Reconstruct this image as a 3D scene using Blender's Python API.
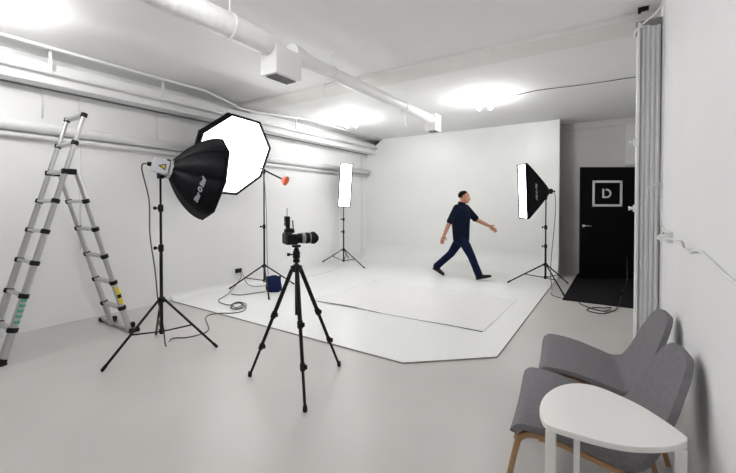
import bpy, bmesh, math, random
from mathutils import Vector, Matrix
random.seed(7)
V = Vector
for o in list(bpy.data.objects): bpy.data.objects.remove(o)
SC = bpy.context.scene
COL = SC.collection

# ------------------------------------------------------------------ camera
F, U0, V0 = 380.0, 368.0, 212.1
YAW, TILT, H = math.radians(33.3), math.radians(0.92), 1.38
sy, cy = math.sin(YAW), math.cos(YAW)
RT = V((cy, sy, 0))
FW = V((-sy*math.cos(TILT), cy*math.cos(TILT), -math.sin(TILT)))
UP = V((-sy*math.sin(TILT), cy*math.sin(TILT), math.cos(TILT)))
cam = bpy.data.cameras.new('camera'); camo = bpy.data.objects.new('camera', cam); COL.objects.link(camo)
cam.sensor_width = 36; cam.sensor_fit = 'HORIZONTAL'; cam.lens = F/736*36
cam.shift_y = (V0-236.5)/736; cam.clip_start = 0.05
camo.matrix_world = Matrix.Translation((0, 0, H)) @ Matrix((RT, UP, -FW)).transposed().to_4x4()
SC.camera = camo

# ------------------------------------------------------------------ world, exposure (all light comes from the studio's lamps)
w = bpy.data.worlds.new('world'); SC.world = w; w.use_nodes = True
w.node_tree.nodes['Background'].inputs[0].default_value = (0.8, 0.85, 0.9, 1)
w.node_tree.nodes['Background'].inputs[1].default_value = 0.02
vs = SC.view_settings
vs.view_transform = 'Standard'; vs.look = 'None'; vs.gamma = 1; vs.use_curve_mapping = False
vs.exposure = 0.72
SC.cycles.max_bounces = 12; SC.cycles.diffuse_bounces = 8; SC.cycles.use_denoising = True
BULB, OCTA, STRIP = 125.0, 3.4, 5.0        # lamp strengths

# ------------------------------------------------------------------ photo pixel -> ray helpers
def ray(u, v): return FW + RT*((u-U0)/F) + UP*((V0-v)/F)
EYE = V((0, 0, H))
def atz(u, v, z=0.0): d = ray(u, v); return EYE + d*((z-H)/d.z)
def atx(u, v, x): d = ray(u, v); return EYE + d*(x/d.x)
def aty(u, v, y): d = ray(u, v); return EYE + d*(y/d.y)
def atd(u, v, dep): return EYE + ray(u, v)*dep
def depth(p): return (V(p)-EYE).dot(FW)
def atplane(u, v, p, n): d = ray(u, v); return EYE + d*((V(p)-EYE).dot(n)/d.dot(n))

# ------------------------------------------------------------------ materials
def mat(name, col, rough=0.6, metal=0.0, noise=0.0, nscale=8.0, bump=0.0, bscale=60.0, emit=None, es=0.0, spec=0.5, stretch=None, col2=None):
    m = bpy.data.materials.new(name); m.use_nodes = True
    nt = m.node_tree; b = nt.nodes['Principled BSDF']
    b.inputs['Base Color'].default_value = (*col, 1); b.inputs['Roughness'].default_value = rough
    b.inputs['Metallic'].default_value = metal; b.inputs['Specular IOR Level'].default_value = spec
    tc = nt.nodes.new('ShaderNodeTexCoord'); src = tc.outputs['Object']
    if stretch:
        mp = nt.nodes.new('ShaderNodeMapping'); mp.inputs['Scale'].default_value = stretch
        nt.links.new(src, mp.inputs['Vector']); src = mp.outputs[0]
    if noise or col2:
        n = nt.nodes.new('ShaderNodeTexNoise'); n.inputs['Scale'].default_value = nscale; n.inputs['Detail'].default_value = 5
        nt.links.new(src, n.inputs['Vector'])
        r = nt.nodes.new('ShaderNodeValToRGB')
        c2 = col2 if col2 else tuple(c*(1-noise) for c in col)
        r.color_ramp.elements[0].position = 0.3; r.color_ramp.elements[1].position = 0.7
        r.color_ramp.elements[0].color = (*c2, 1); r.color_ramp.elements[1].color = (*col, 1)
        nt.links.new(n.outputs[0], r.inputs[0]); nt.links.new(r.outputs[0], b.inputs['Base Color'])
    if bump:
        n = nt.nodes.new('ShaderNodeTexNoise'); n.inputs['Scale'].default_value = bscale; n.inputs['Detail'].default_value = 4
        nt.links.new(src, n.inputs['Vector'])
        bp = nt.nodes.new('ShaderNodeBump'); bp.inputs['Strength'].default_value = bump; bp.inputs['Distance'].default_value = 0.004
        nt.links.new(n.outputs[0], bp.inputs['Height']); nt.links.new(bp.outputs[0], b.inputs['Normal'])
    if emit:
        b.inputs['Emission Color'].default_value = (*emit, 1); b.inputs['Emission Strength'].default_value = es
    return m
M = dict(
    wall=mat('white_wall_paint', (.84, .84, .84), .7, noise=.03, nscale=1.5, bump=.25, bscale=40),
    wallr=mat('white_plaster', (.82, .82, .83), .75, noise=.03, nscale=2, bump=.3, bscale=30),
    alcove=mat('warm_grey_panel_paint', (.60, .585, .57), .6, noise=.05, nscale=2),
    ceil=mat('ceiling_paint', (.83, .83, .83), .8, noise=.04, nscale=1.2, bump=.15, bscale=25),
    floor=mat('grey_floor_paint', (.545, .525, .51), .38, noise=.07, nscale=1.6, bump=.08, bscale=12),
    cyc=mat('white_cyclorama_paint', (.83, .835, .825), .35, noise=.03, nscale=1.4),
    sheet=mat('white_gloss_acrylic', (.83, .83, .82), .27, spec=.5),
    edge=mat('raw_board_edge', (.33, .31, .30), .8),
    gapshade=mat('painted_gap_shade', (.05, .05, .05), .8),  # near-black colour for the painted shade under the sheet's front edge
    beam=mat('warm_white_beam_paint', (.77, .75, .735), .7, noise=.05, nscale=3),
    pipe=mat('white_pipe_paint', (.82, .82, .82), .4),
    pipeg=mat('grey_soffit_paint', (.66, .66, .66), .6),
    duct=mat('white_spiral_duct', (.86, .86, .86), .4),
    grille=mat('grey_grille', (.22, .22, .22), .6),
    alu=mat('brushed_aluminium', (.56, .56, .56), .34, metal=.85, noise=.08, nscale=30, stretch=(1, 1, .05)),
    blackp=mat('black_plastic', (.008, .008, .009), .5, spec=.22),
    black=mat('black_metal', (.007, .007, .008), .42, spec=.25),
    fabric=mat('black_nylon', (.0035, .004, .0065), .6, spec=.16),
    diff=mat('lit_diffuser', (.9, .9, .9), .8, emit=(1, .99, .97), es=OCTA),
    diffo=mat('dim_diffuser', (.9, .9, .9), .8, emit=(1, .99, .97), es=.9),
    diffs=mat('lit_strip_diffuser', (.9, .9, .9), .8, emit=(1, 1, 1), es=STRIP),
    silver=mat('silver_lining', (.75, .75, .76), .35, metal=.8),
    bulb=mat('lit_bulb', (1, 1, 1), .3, emit=(1, .995, .98), es=BULB),
    lampw=mat('white_lamp_metal', (.8, .8, .8), .4),
    headw=mat('white_flash_housing', (.62, .62, .68), .4),
    warny=mat('yellow_warning_print', (.62, .52, .03), .5),
    print_=mat('white_print', (.42, .42, .45), .6),
    orange=mat('orange_rubber', (.62, .10, .03), .5),
    blue=mat('blue_cordura', (.008, .014, .062), .8, spec=.15, bump=.6, bscale=40),
    cable=mat('grey_cable', (.09, .088, .085), .5),
    cablew=mat('white_cable', (.78, .78, .78), .4),
    cableb=mat('black_cable', (.02, .02, .02), .5),
    door=mat('black_door_paint', (.003, .003, .0035), .6, spec=.12),
    doorw=mat('white_vinyl_print', (.72, .72, .73), .5),
    matt=mat('black_doormat', (.012, .0125, .015), .95, noise=.35, nscale=60, bump=.8, bscale=200, spec=.1),
    steel=mat('satin_steel', (.6, .6, .6), .3, metal=.9),
    pleat=mat('grey_vinyl_pleat', (.76, .76, .765), .5),
    postw=mat('white_post_paint', (.75, .76, .75), .5),
    wool=mat('grey_wool_upholstery', (.215, .208, .222), .95, noise=.16, nscale=45, bump=.7, bscale=260, spec=.15),
    beech=mat('oak_bentwood', (.50, .29, .145), .45, noise=.25, nscale=14, stretch=(.6, 10, 10)),
    tablew=mat('white_table_lacquer', (.86, .845, .825), .35),
    yellow=mat('yellow_sticker', (.75, .58, .03), .5),
    green=mat('green_sticker', (.10, .42, .30), .5),
    skin=mat('skin', (.42, .19, .115), .55),
    hair=mat('dark_hair', (.005, .004, .0035), .8, bump=.5, bscale=120, spec=.1),
    shirt=mat('navy_shirt', (.004, .0065, .018), .85, bump=.3, bscale=50, spec=.1),
    denim=mat('dark_denim', (.006, .012, .038), .85, spec=.1, noise=.3, nscale=9, bump=.4, bscale=80),
    shoe=mat('dark_brown_leather', (.020, .009, .008), .45, spec=.25),
    eyew=mat('eye_white', (.75, .72, .7), .3), eyed=mat('eye_dark', (.02, .012, .01), .2), lip=mat('lip', (.38, .15, .12), .5),
    lens=mat('lens_glass', (.01, .012, .02), .05), grey=mat('mid_grey_plastic', (.30, .30, .31), .45),
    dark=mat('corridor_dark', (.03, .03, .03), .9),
)

# ------------------------------------------------------------------ mesh building
class MB:
    def __init__(s): s.v = []; s.f = []
    def add(s, vs, fs):
        n = len(s.v); s.v += [V(p) for p in vs]; s.f += [tuple(i+n for i in f) for f in fs]; return s
    def box(s, c, size, m=None):
        c = V(c); hx, hy, hz = [d/2 for d in size]; m = m or Matrix.Identity(3)
        vs = [c + m @ V((x*hx, y*hy, z*hz)) for x in (-1, 1) for y in (-1, 1) for z in (-1, 1)]
        return s.add(vs, [(0, 1, 3, 2), (4, 6, 7, 5), (0, 4, 5, 1), (2, 3, 7, 6), (0, 2, 6, 4), (1, 5, 7, 3)])
    def box2(s, a, b):
        a, b = V(a), V(b); return s.box((a+b)/2, [abs(b[i]-a[i]) for i in range(3)])
    def tube(s, pts, r, n=10, cap=True, ell=None, upv=None):
        pts = [V(p) for p in pts]; rs = r if isinstance(r, (list, tuple)) else [r]*len(pts)
        k = len(pts); t0 = (pts[1]-pts[0]).normalized()
        a = V(upv) if upv is not None else (V((0, 0, 1)) if abs(t0.z) < .9 else V((1, 0, 0)))
        vs = []; prev = None
        for i, p in enumerate(pts):
            t = ((pts[min(i+1, k-1)]-pts[max(i-1, 0)])).normalized()
            if prev is None: e1 = (a - t*a.dot(t)).normalized()
            else: e1 = (prev - t*prev.dot(t)); e1 = e1.normalized() if e1.length > 1e-6 else prev
            prev = e1; e2 = t.cross(e1)
            ra, rb = (rs[i], rs[i]) if ell is None else (rs[i]*ell[0], rs[i]*ell[1])
            for j in range(n):
                q = 2*math.pi*j/n; vs.append(p + e1*(ra*math.cos(q)) + e2*(rb*math.sin(q)))
        fs = [(i*n+j, i*n+(j+1) % n, (i+1)*n+(j+1) % n, (i+1)*n+j) for i in range(k-1) for j in range(n)]
        if cap: fs += [tuple(reversed(range(n))), tuple((k-1)*n+j for j in range(n))]
        return s.add(vs, fs)
    def bar(s, a, b, wid, thk, upv=(0, 0, 1)):
        a, b = V(a), V(b); t = (b-a).normalized(); u = V(upv); u = (u-t*u.dot(t)).normalized(); w_ = t.cross(u)
        m = Matrix((t, w_, u)).transposed(); return s.box((a+b)/2, ((b-a).length, wid, thk), m)
    def lathe(s, base, axis, prof, n=20, cap=True):
        base = V(base); ax = V(axis).normalized(); a = V((0, 0, 1)) if abs(ax.z) < .9 else V((1, 0, 0))
        e1 = (a-ax*a.dot(ax)).normalized(); e2 = ax.cross(e1); vs = []
        for d, r in prof:
            for j in range(n):
                q = 2*math.pi*j/n; vs.append(base+ax*d+e1*(r*math.cos(q))+e2*(r*math.sin(q)))
        k = len(prof); fs = [(i*n+j, i*n+(j+1) % n, (i+1)*n+(j+1) % n, (i+1)*n+j) for i in range(k-1) for j in range(n)]
        if cap: fs += [tuple(reversed(range(n))), tuple((k-1)*n+j for j in range(n))]
        return s.add(vs, fs)
    def ball(s, c, r, m=None, nu=16, nv=10):
        c = V(c); r = (r, r, r) if not isinstance(r, (tuple, list)) else r; m = m or Matrix.Identity(3)
        vs = [c+m @ V((0, 0, r[2]))]
        for i in range(1, nv):
            a = math.pi*i/nv
            for j in range(nu):
                b = 2*math.pi*j/nu; vs.append(c+m @ V((r[0]*math.sin(a)*math.cos(b), r[1]*math.sin(a)*math.sin(b), r[2]*math.cos(a))))
        vs.append(c+m @ V((0, 0, -r[2]))); L = len(vs)-1
        fs = [(0, 1+j, 1+(j+1) % nu) for j in range(nu)]
        fs += [(1+i*nu+j, 1+(i+1)*nu+j, 1+(i+1)*nu+(j+1) % nu, 1+i*nu+(j+1) % nu) for i in range(nv-2) for j in range(nu)]
        fs += [(L, 1+(nv-2)*nu+(j+1) % nu, 1+(nv-2)*nu+j) for j in range(nu)]
        return s.add(vs, fs)
    def prism(s, poly, z0, z1):
        n = len(poly); vs = [V((p[0], p[1], z0)) for p in poly]+[V((p[0], p[1], z1)) for p in poly]
        return s.add(vs, [tuple(reversed(range(n))), tuple(range(n, 2*n))]+[(i, (i+1) % n, n+(i+1) % n, n+i) for i in range(n)])
    def loft(s, rings):      # rings: lists of points, capped
        n = len(rings[0]); vs = [p for r in rings for p in r]; k = len(rings)
        fs = [(i*n+j, i*n+(j+1) % n, (i+1)*n+(j+1) % n, (i+1)*n+j) for i in range(k-1) for j in range(n)]
        fs += [tuple(reversed(range(n))), tuple((k-1)*n+j for j in range(n))]
        return s.add(vs, fs)
    def build(s, name, m, parent=None, smooth=False, bevel=0, sub=0, auto=None):
        off = parent.location if parent is not None and parent.parent is None else (parent.parent.location if parent is not None else V((0, 0, 0)))
        me = bpy.data.meshes.new(name); me.from_pydata([tuple(p-off) for p in s.v], [], s.f)
        bm = bmesh.new(); bm.from_mesh(me); bmesh.ops.recalc_face_normals(bm, faces=bm.faces); bm.to_mesh(me); bm.free()
        me.materials.append(M[m] if isinstance(m, str) else m)
        o = bpy.data.objects.new(name, me); COL.objects.link(o)
        if parent is not None: o.parent = parent
        if smooth or auto is not None:
            for p in me.polygons: p.use_smooth = True
            if auto is not None:
                md = o.modifiers.new('edge', 'EDGE_SPLIT'); md.split_angle = math.radians(auto)
        if bevel:
            md = o.modifiers.new('bevel', 'BEVEL'); md.width = bevel; md.segments = 2; md.limit_method = 'ANGLE'
        if sub:
            md = o.modifiers.new('sub', 'SUBSURF'); md.levels = md.render_levels = sub
        return o
def tag(o, label, cat=None, group=None, kind=None):
    o['label'] = label
    if cat: o['category'] = cat
    if group: o['group'] = group
    if kind: o['kind'] = kind
    return o
def thing(name, label, cat, loc, group=None):
    o = bpy.data.objects.new(name, None); COL.objects.link(o); o.location = V(loc); o.empty_display_size = .1
    return tag(o, label, cat, group)
def struct(mb, name, m, label, **k): return tag(mb.build(name, m, **k), label, None, None, 'structure')
def copy_tree(o, loc, parent=None):
    c = o.copy(); COL.objects.link(c)
    if parent is None: c.location = V(loc)
    else: c.parent = parent
    for ch in [x for x in bpy.data.objects if x.parent == o]: copy_tree(ch, None, c)
    return c
def crom(pts, k=6, closed=False):
    pts = [V(p) for p in pts]; out = []; n = len(pts)
    for i in range(n-1):
        p0, p1, p2, p3 = pts[max(i-1, 0)], pts[i], pts[i+1], pts[min(i+2, n-1)]
        for j in range(k):
            t = j/k
            out.append(.5*((2*p1)+(p2-p0)*t+(2*p0-5*p1+4*p2-p3)*t*t+(3*p1-p0-3*p2+p3)*t**3))
    return out+[pts[-1]]
def remeshed(mb, name, m, parent, voxel, smooth_it=0):
    o = mb.build(name+'_tmp', m, parent)
    md = o.modifiers.new('r', 'REMESH'); md.mode = 'VOXEL'; md.voxel_size = voxel; md.use_smooth_shade = True
    if smooth_it:
        sm = o.modifiers.new('s', 'SMOOTH'); sm.iterations = smooth_it; sm.factor = .5
    bpy.context.view_layer.update()
    me = bpy.data.meshes.new_from_object(o.evaluated_get(bpy.context.evaluated_depsgraph_get()))
    old = o.data; bpy.data.objects.remove(o); bpy.data.meshes.remove(old)
    me.name = name; n = bpy.data.objects.new(name, me); COL.objects.link(n); n.parent = parent
    if not me.materials: me.materials.append(M[m])
    for p in me.polygons: p.use_smooth = True
    return n

# ================================================================== THE ROOM
XL, XR, YB, YF, ZC = -5.43, 0.30, 8.80, -4.2, 3.06      # left wall, right wall, alcove back wall, wall behind the camera, ceiling
PX, PY = -0.95, 8.20                                    # right end and plane of the backdrop wall
struct(MB().box2((XL-.1, YF-.1, -.1), (.75, 11.0, 0)), 'floor', 'floor', 'smooth light grey painted concrete floor of the studio')
struct(MB().box2((XL-.1, YF-.1, ZC), (.75, 11.0, ZC+.1)), 'ceiling', 'ceil', 'flat white painted studio ceiling')
struct(MB().box2((XL-.1, YF-.1, 0), (XL, 11.0, ZC)), 'wall_left', 'wall', 'long white painted wall carrying the pipes')
struct(MB().box2((XR, YF-.1, 0), (XR+.12, 3.86, ZC)), 'wall_right', 'wallr', 'white plastered wall behind the grey chairs')
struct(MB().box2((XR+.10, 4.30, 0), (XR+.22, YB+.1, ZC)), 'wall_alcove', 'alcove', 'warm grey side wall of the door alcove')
struct(MB().box2((XL-.1, YF-.1, 0), (XR+.1, YF, ZC)), 'wall_rear', 'wall', 'white wall closing the studio opposite the backdrop')
DL, DR, DT = -.60, .335, 2.12
wb = MB()
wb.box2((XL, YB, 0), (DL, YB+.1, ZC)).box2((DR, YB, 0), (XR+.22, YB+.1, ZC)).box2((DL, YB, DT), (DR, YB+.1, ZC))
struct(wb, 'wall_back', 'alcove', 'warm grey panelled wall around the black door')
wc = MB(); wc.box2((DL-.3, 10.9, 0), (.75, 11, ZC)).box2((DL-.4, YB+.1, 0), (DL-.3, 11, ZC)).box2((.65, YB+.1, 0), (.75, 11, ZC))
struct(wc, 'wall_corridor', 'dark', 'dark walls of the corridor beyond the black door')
struct(MB().box2((PX-.1, YB-.012, .495), (DL-.01, YB, .51)), 'trim_1', 'alcove', 'thin horizontal panel strip on the alcove wall', bevel=.003)
struct(MB().box2((PX-.1, YB-.03, 2.93), (XR+.1, YB, ZC)), 'trim_2', 'alcove', 'grey cornice board above the black door', bevel=.004)
struct(MB().box2((.115, YB-.06, DT+.04), (XR+.1, YB, 2.93)), 'trim_3', 'pipeg', 'grey boxed casing above the door hinge side', bevel=.004)
# ceiling beam
struct(MB().box2((XL, 4.07, 3.01), (XR+.1, 4.46, ZC)), 'trim_4', 'beam', 'white painted beam crossing the ceiling', bevel=.006)
# backdrop wall with a rounded foot, top corner cut off where the pipes pass
bw = MB(); TH = .09; R = .42; nseg = 12
zc = 2.72; xc = -4.95
front = [(XL, zc), (xc, ZC-.004), (PX, ZC-.004), (PX, R), (XL, R)]
vs = [V((x, PY, z)) for x, z in front]+[V((x, PY+TH, z)) for x, z in front]
bw.add(vs, [(0, 1, 2, 3, 4), (9, 8, 7, 6, 5), (0, 5, 6, 1), (1, 6, 7, 2), (2, 7, 8, 3), (3, 8, 9, 4), (4, 9, 5, 0)])
arc = [(PY-R*(1-math.cos(a)), R*(1-math.sin(a))) for a in [math.pi/2*i/nseg for i in range(nseg+1)]]
sec = arc+[(PY-R, 0.0), (PY+TH, 0.0), (PY+TH, R)]
n = len(sec)
bw.add([V((XL, y, z)) for y, z in sec]+[V((PX, y, z)) for y, z in sec],
       [tuple(range(n)), tuple(reversed(range(n, 2*n)))]+[(i, (i+1) % n, n+(i+1) % n, n+i) for i in range(n)])
struct(bw, 'wall_backdrop', 'cyc', 'white backdrop wall curving smoothly into the floor', auto=25)
# white floor panel in front of it
PF = [(XL, 3.02), (-1.555, 2.925), (-.905, 3.51), (PX, PY-R), (XL, PY-R)]
fp = struct(MB().prism(PF, 0, .014), 'floor_backdrop', 'cyc', 'raised white painted floor with a cut off corner')
ed = MB()
for a, b in zip(PF[:3], PF[1:4]): ed.bar((a[0], a[1], .0062), (b[0], b[1], .0062), .006, .0124)
e_ = ed.build('board_edge', 'edge', fp)
cove = MB(); R2 = .10
secl = [(XL+R2*(1-math.cos(a)), R2*(1-math.sin(a))+.0141) for a in [math.pi/2*i/8 for i in range(9)]]+[(XL, .0141)]
cove.add([V((x, 3.03, z)) for x, z in secl]+[V((x, PY-.2, z)) for x, z in secl],
         [tuple(range(10)), tuple(reversed(range(10, 20)))]+[(i, (i+1) % 10, 10+(i+1) % 10, 10+i) for i in range(10)])
struct(cove, 'trim_5', 'cyc', 'white rounded cove along the foot of the pipe wall', auto=30)

# ------------------------------------------------------------------ door, ajar
dl, dh = V((-.583, 8.187, 0)), V((.325, 8.785, 0))
dd = (dh-dl).normalized(); dn = V((dd.y, -dd.x, 0))
mdoor = Matrix((dd, dn, V((0, 0, 1)))).transposed()
do = struct(MB().box((dl+dh)/2-dn*.02+V((0, 0, 1.062)), ((dh-dl).length, .04, 2.10), mdoor), 'door_1', 'door', 'black door standing ajar with a white square emblem')
c0 = atplane(592.5, 180.5, dl, dn); c1 = atplane(622, 206.5, dl, dn)
lo, hi = (c0-dl).dot(dd), (c1-dl).dot(dd); zt, zb = c0.z, c1.z
def onDoor(s, z, o=.003): return dl+dd*s+V((0, 0, z))+dn*o
fr = MB(); tw = .042
for s0, s1, za, zb_ in ((lo, hi, zt-tw, zt), (lo, hi, zb, zb+tw), (lo, lo+tw, zb, zt), (hi-tw, hi, zb, zt)):
    fr.box(onDoor((s0+s1)/2, (za+zb_)/2), (s1-s0, .006, zb_-za), mdoor)
fr.build('emblem_frame', 'doorw', do)['label'] = 'white square outline'
def flat_on_door(poly):    # poly of (s,z)
    mb = MB(); k = len(poly); mb.add([onDoor(*p, .006) for p in poly]+[onDoor(*p, .0) for p in poly],
        [tuple(range(k))]+[(i, (i+1) % k, k+(i+1) % k, k+i) for i in range(k)]); return mb
p0 = atplane(602.3, 198, dl, dn); ls = (p0-dl).dot(dd); lz = p0.z; LH = .172; st = .038
st = .030
lt = flat_on_door([(ls, lz+LH), (ls, lz), (ls+st+.048, lz), (ls+st+.048, lz+st), (ls+st, lz+st), (ls+st, lz+LH)])
aa = [math.radians(a) for a in range(-90, 101, 10)]
ro = LH/2; cxx, czz = ls+st+.047, lz+LH/2
outer = [(cxx+ro*1.0*math.cos(a)*1.05, czz+ro*math.sin(a)) for a in aa]
inner = [(cxx+(ro-st)*math.cos(a)*1.05, czz+(ro-st)*math.sin(a)) for a in aa]
for i in range(len(aa)-1):
    q = flat_on_door([outer[i], outer[i+1], inner[i+1], inner[i]]); lt.add(q.v, q.f)
lt.build('emblem_letter', 'doorw', do)['label'] = 'white cut letter D'
hp = atplane(583.5, 225.8, dl, dn); hs = (hp-dl).dot(dd)
hb = MB(); hb.lathe(onDoor(hs, hp.z, 0), dn, [(0, .028), (.008, .028), (.01, .012), (.05, .011)], 14)
hb.tube([onDoor(hs, hp.z, .05), onDoor(hs+.03, hp.z+.002, .055), onDoor(hs+.12, hp.z-.006, .05)], [.011, .011, .009], 10)
hb.build('handle', 'steel', do, smooth=True)
for z in (.25, 1.05, 1.9): MB().lathe(onDoor((dh-dl).length-.004, z-.05, .004), (0, 0, 1), [(0, .009), (.1, .009)], 10).build('hinge', 'steel', do)
fm = MB()
for a, b in (((DL-.05, YB-.012, 0), (DL, YB+.02, DT)), ((DL-.05, YB-.012, DT), (DR, YB+.02, DT+.05))): fm.box2(a, b)
struct(fm, 'trim_6', 'alcove', 'grey casing around the black door', bevel=.003)

# ------------------------------------------------------------------ folding partition parked at the right wall, under the beam
fpt = thing('folding_partition', 'grey pleated folding partition parked against the right wall end', 'partition', (.21, 4.04, 0))
np_ = 4; x0, x1 = .150, .285; pw = (x1-x0)/np_
for i in range(np_):
    xa = x0+i*pw; sec = [(xa, 4.17), (xa+pw*.12, 3.93), (xa+pw*.35, 3.905), (xa+pw*.62, 3.93), (xa+pw*.95, 4.17)]
    th_ = .004; sec2 = sec+[(x, y+.012 if 0 < k < 4 else y) for k, (x, y) in reversed(list(enumerate(sec)))]
    sec2 = [(xa+pw*.003, 4.17), (xa+pw*.003, 3.925), (xa+pw*.2, 3.909), (xa+pw*.5, 3.902), (xa+pw*.8, 3.909), (xa+pw*.997, 3.925), (xa+pw*.997, 4.17)]
    MB().prism(sec2, .03, 2.86).build('pleat', 'pleat', fpt, auto=40)
MB().box2((.128, 3.88, .012), (.146, 4.18, 2.90)).build('lead_post', 'postw', fpt, bevel=.003)
MB().box2((.117, 3.94, 2.87), (.292, 4.12, 2.93)).build('track', 'grille', fpt)
for z in (1.36, 1.92):
    l = MB(); l.box2((.110, 3.93, z-.03), (.1275, 3.99, z+.03)); l.lathe((.122, 3.96, z), (-1, 0, 0), [(0, .012), (.03, .012), (.032, .018), (.045, .018)], 12)
    l.build('latch', 'postw', fpt, bevel=.002)
struct(MB().box2((.292, 3.86, 0), (XR+.12, 4.30, ZC)), 'wall_pocket', 'wallr', 'white wall end behind the parked partition')
br = MB(); br.box2((.13, 3.97, ZC-.03), (.205, 4.0, ZC-.0005)).box2((.13, 3.97, ZC-.045), (.152, 4.0, ZC-.03))
tag(br.build('ceiling_bracket', 'blackp'), 'small black bracket screwed to the ceiling near the partition', 'bracket')

# ------------------------------------------------------------------ pipes on the left wall
YP0, YP1 = YF, PY-.004
tag(MB().tube([(-4.97, YF+.01, 3.035), (-4.97, 3.3, 3.035), (-5.03, 3.72, 2.985), (-5.06, 3.98, 2.94), (-5.06, 4.3, 2.945), (-5.04, 4.55, 2.965), (-4.97, 5.5, 3.035), (-4.97, YP1, 3.035)], .017, 10).build('conduit', 'pipe', smooth=True),
    'thin white conduit pipe under the ceiling, ducking below the beam', 'pipe')
sof = thing('pipe_soffit', 'grey white boxed soffit running high along the pipe wall', 'soffit', (-5.3, 2, 2.71))
MB().box2((XL+.001, YP0+.01, 2.71), (-5.17, 3.82, 2.93)).build('casing', 'wall', sof, bevel=.004)
MB().box2((XL+.001, 3.83, 2.71), (-5.17, YP1, 2.925)).build('casing', 'wall', sof, bevel=.004)
MB().box2((-5.19, YP0+.01, 2.70), (-5.165, YP1, 2.712)).build('edge_strip', 'pipeg', sof)
MB().box2((XL+.002, YP0+.01, 2.694), (XL+.03, YP1, 2.709)).build('seal_strip', 'grille', sof)
tag(MB().tube([(-5.11, YF+.01, 2.815), (-5.11, YP1, 2.815)], .022, 12).build('water_pipe', 'pipe', smooth=True), 'slim white water pipe clipped in front of the soffit', 'pipe')
big = thing('heating_pipe', 'thick white insulated pipe along the middle of the pipe wall', 'pipe', (-5.35, 2, 2.25))
MB().tube([(-5.355, YF+.01, 2.245), (-5.355, PY-.01, 2.245)], .058, 18).build('insulation', 'pipe', big, smooth=True)
for y in (-1.5, .6, 2.7, 4.8, 6.9):
    MB().tube([(-5.355, y, 2.245), (-5.355, y+.03, 2.245)], .062, 18).build('clamp', 'pipe', big, auto=40)
    MB().box2((XL+.002, y+.005, 2.24), (-5.4, y+.025, 2.27)).build('bracket', 'pipe', big)
tag(MB().tube([(-5.385, YF+.01, 2.145), (-5.385, PY-.01, 2.145)], .028, 12).build('return_pipe', 'pipe', smooth=True), 'narrow white pipe directly beneath the thick insulated pipe', 'pipe')
# hangers and vertical conduits on that wall
def vwire(u, v0, v1, x, r=.006):
    a = atx(u, v0, x); b = atx(u, v1, x); b.y = a.y; return a, b
for i, (u, va, vb, r, lab) in enumerate(((42, 84, 118, .007, 'thin white hanging wire on the pipe wall above the ladder'), (79, 98, 250, .008, 'thin white vertical conduit on the wall behind the ladder'),
                          (157, 113, 140, .007, 'thin white hanging wire above the silver flash head'), (362, 154, 252, .011, 'white vertical conduit in the corner by the strip light'))):
    a, b = vwire(u, va, vb, XL+.012 if i != 3 else XL+.02)
    if i == 3: a.y = b.y = 7.95
    tag(MB().tube([a, b], r, 8).build('wall_conduit', 'pipe', smooth=True), lab, 'conduit')
for i, (u, v0_, v1_, lab) in enumerate(((50, 52, 72, 'white flat pipe hanger above the ladder'), (163, 86, 98, 'white flat pipe hanger above the flash head'), (296, 112, 124, 'white flat pipe hanger just beyond the ceiling beam'))):
    y = atx(u, v0_, -5.11).y
    hg = MB(); hg.box2((-5.125, y-.012, 2.80), (-5.095, y+.012, ZC-.001)); hg.box2((-5.16, y-.03, ZC-.008), (-5.06, y+.03, ZC-.0005)); hg.tube([(-5.11, y-.014, 2.815), (-5.11, y+.014, 2.815)], .027, 12)
    tag(hg.build('pipe_hanger', 'pipe'), lab, 'hanger', 'pipe hangers')

# ------------------------------------------------------------------ ventilation duct
DX, DZ = -2.60, 2.815
du = thing('ventilation_duct', 'white spiral ventilation duct hanging below the ceiling', 'duct', (DX, 3, DZ))
def spiral(y0, y1, r, pitch=.07):
    prof = []; y = y0
    while y < y1:
        prof += [(y-y0, r), (min(y+pitch*.86, y1)-y0, r), (min(y+pitch*.9, y1)-y0, r+.0006), (min(y+pitch*.97, y1)-y0, r+.0006)]; y += pitch
    return MB().lathe((DX, y0, DZ), (0, 1, 0), prof+[(y1-y0, r)], 28)
spiral(YF+.01, 2.40, .098).build('wide_duct', 'duct', du, auto=80)
MB().lathe((DX, 2.62, DZ), (0, 1, 0), [(0, .10), (.10, .10), (.22, .076), (.27, .076)], 28).build('reducer', 'duct', du, auto=40)
spiral(2.88, 5.86, .072).build('narrow_duct', 'duct', du, auto=80)
for y0, y1, z0, z1, hw in ((2.345, 2.66, 2.55, 2.80, .105), (5.83, 6.05, 2.63, 2.90, .10)):
    b = MB().box2((DX-hw, y0, z0), (DX+hw, y1, z1)).build('outlet_box', 'duct', du, bevel=.006)
    MB().box2((DX-hw*.62, y0+.03, z0-.004), (DX+hw*.62, y1-.03, z0+.002)).build('grille', 'grille', b)
    for k in range(4):
        xx = DX-hw*.62+(k+.5)*hw*.31
        MB().box((xx, (y0+y1)/2, z0-.006), (.006, y1-y0-.06, .012)).build('fin', 'grey', b)
for y, r in ((1.95, .1), (3.25, .075), (4.9, .075)):
    hgr = MB(); hgr.tube([(DX+.0, y, DZ+r-.004), (DX+.0, y, ZC-.001)], .006, 8); hgr.lathe((DX, y, ZC-.012), (0, 0, 1), [(0, .02), (.0115, .02)], 12)
    hgr.build('hanger_rod', 'duct', du)
    MB().lathe((DX, y-.012, DZ), (0, 1, 0), [(0, r+.006), (.024, r+.006)], 28).build('strap', 'duct', du, auto=40)

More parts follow.
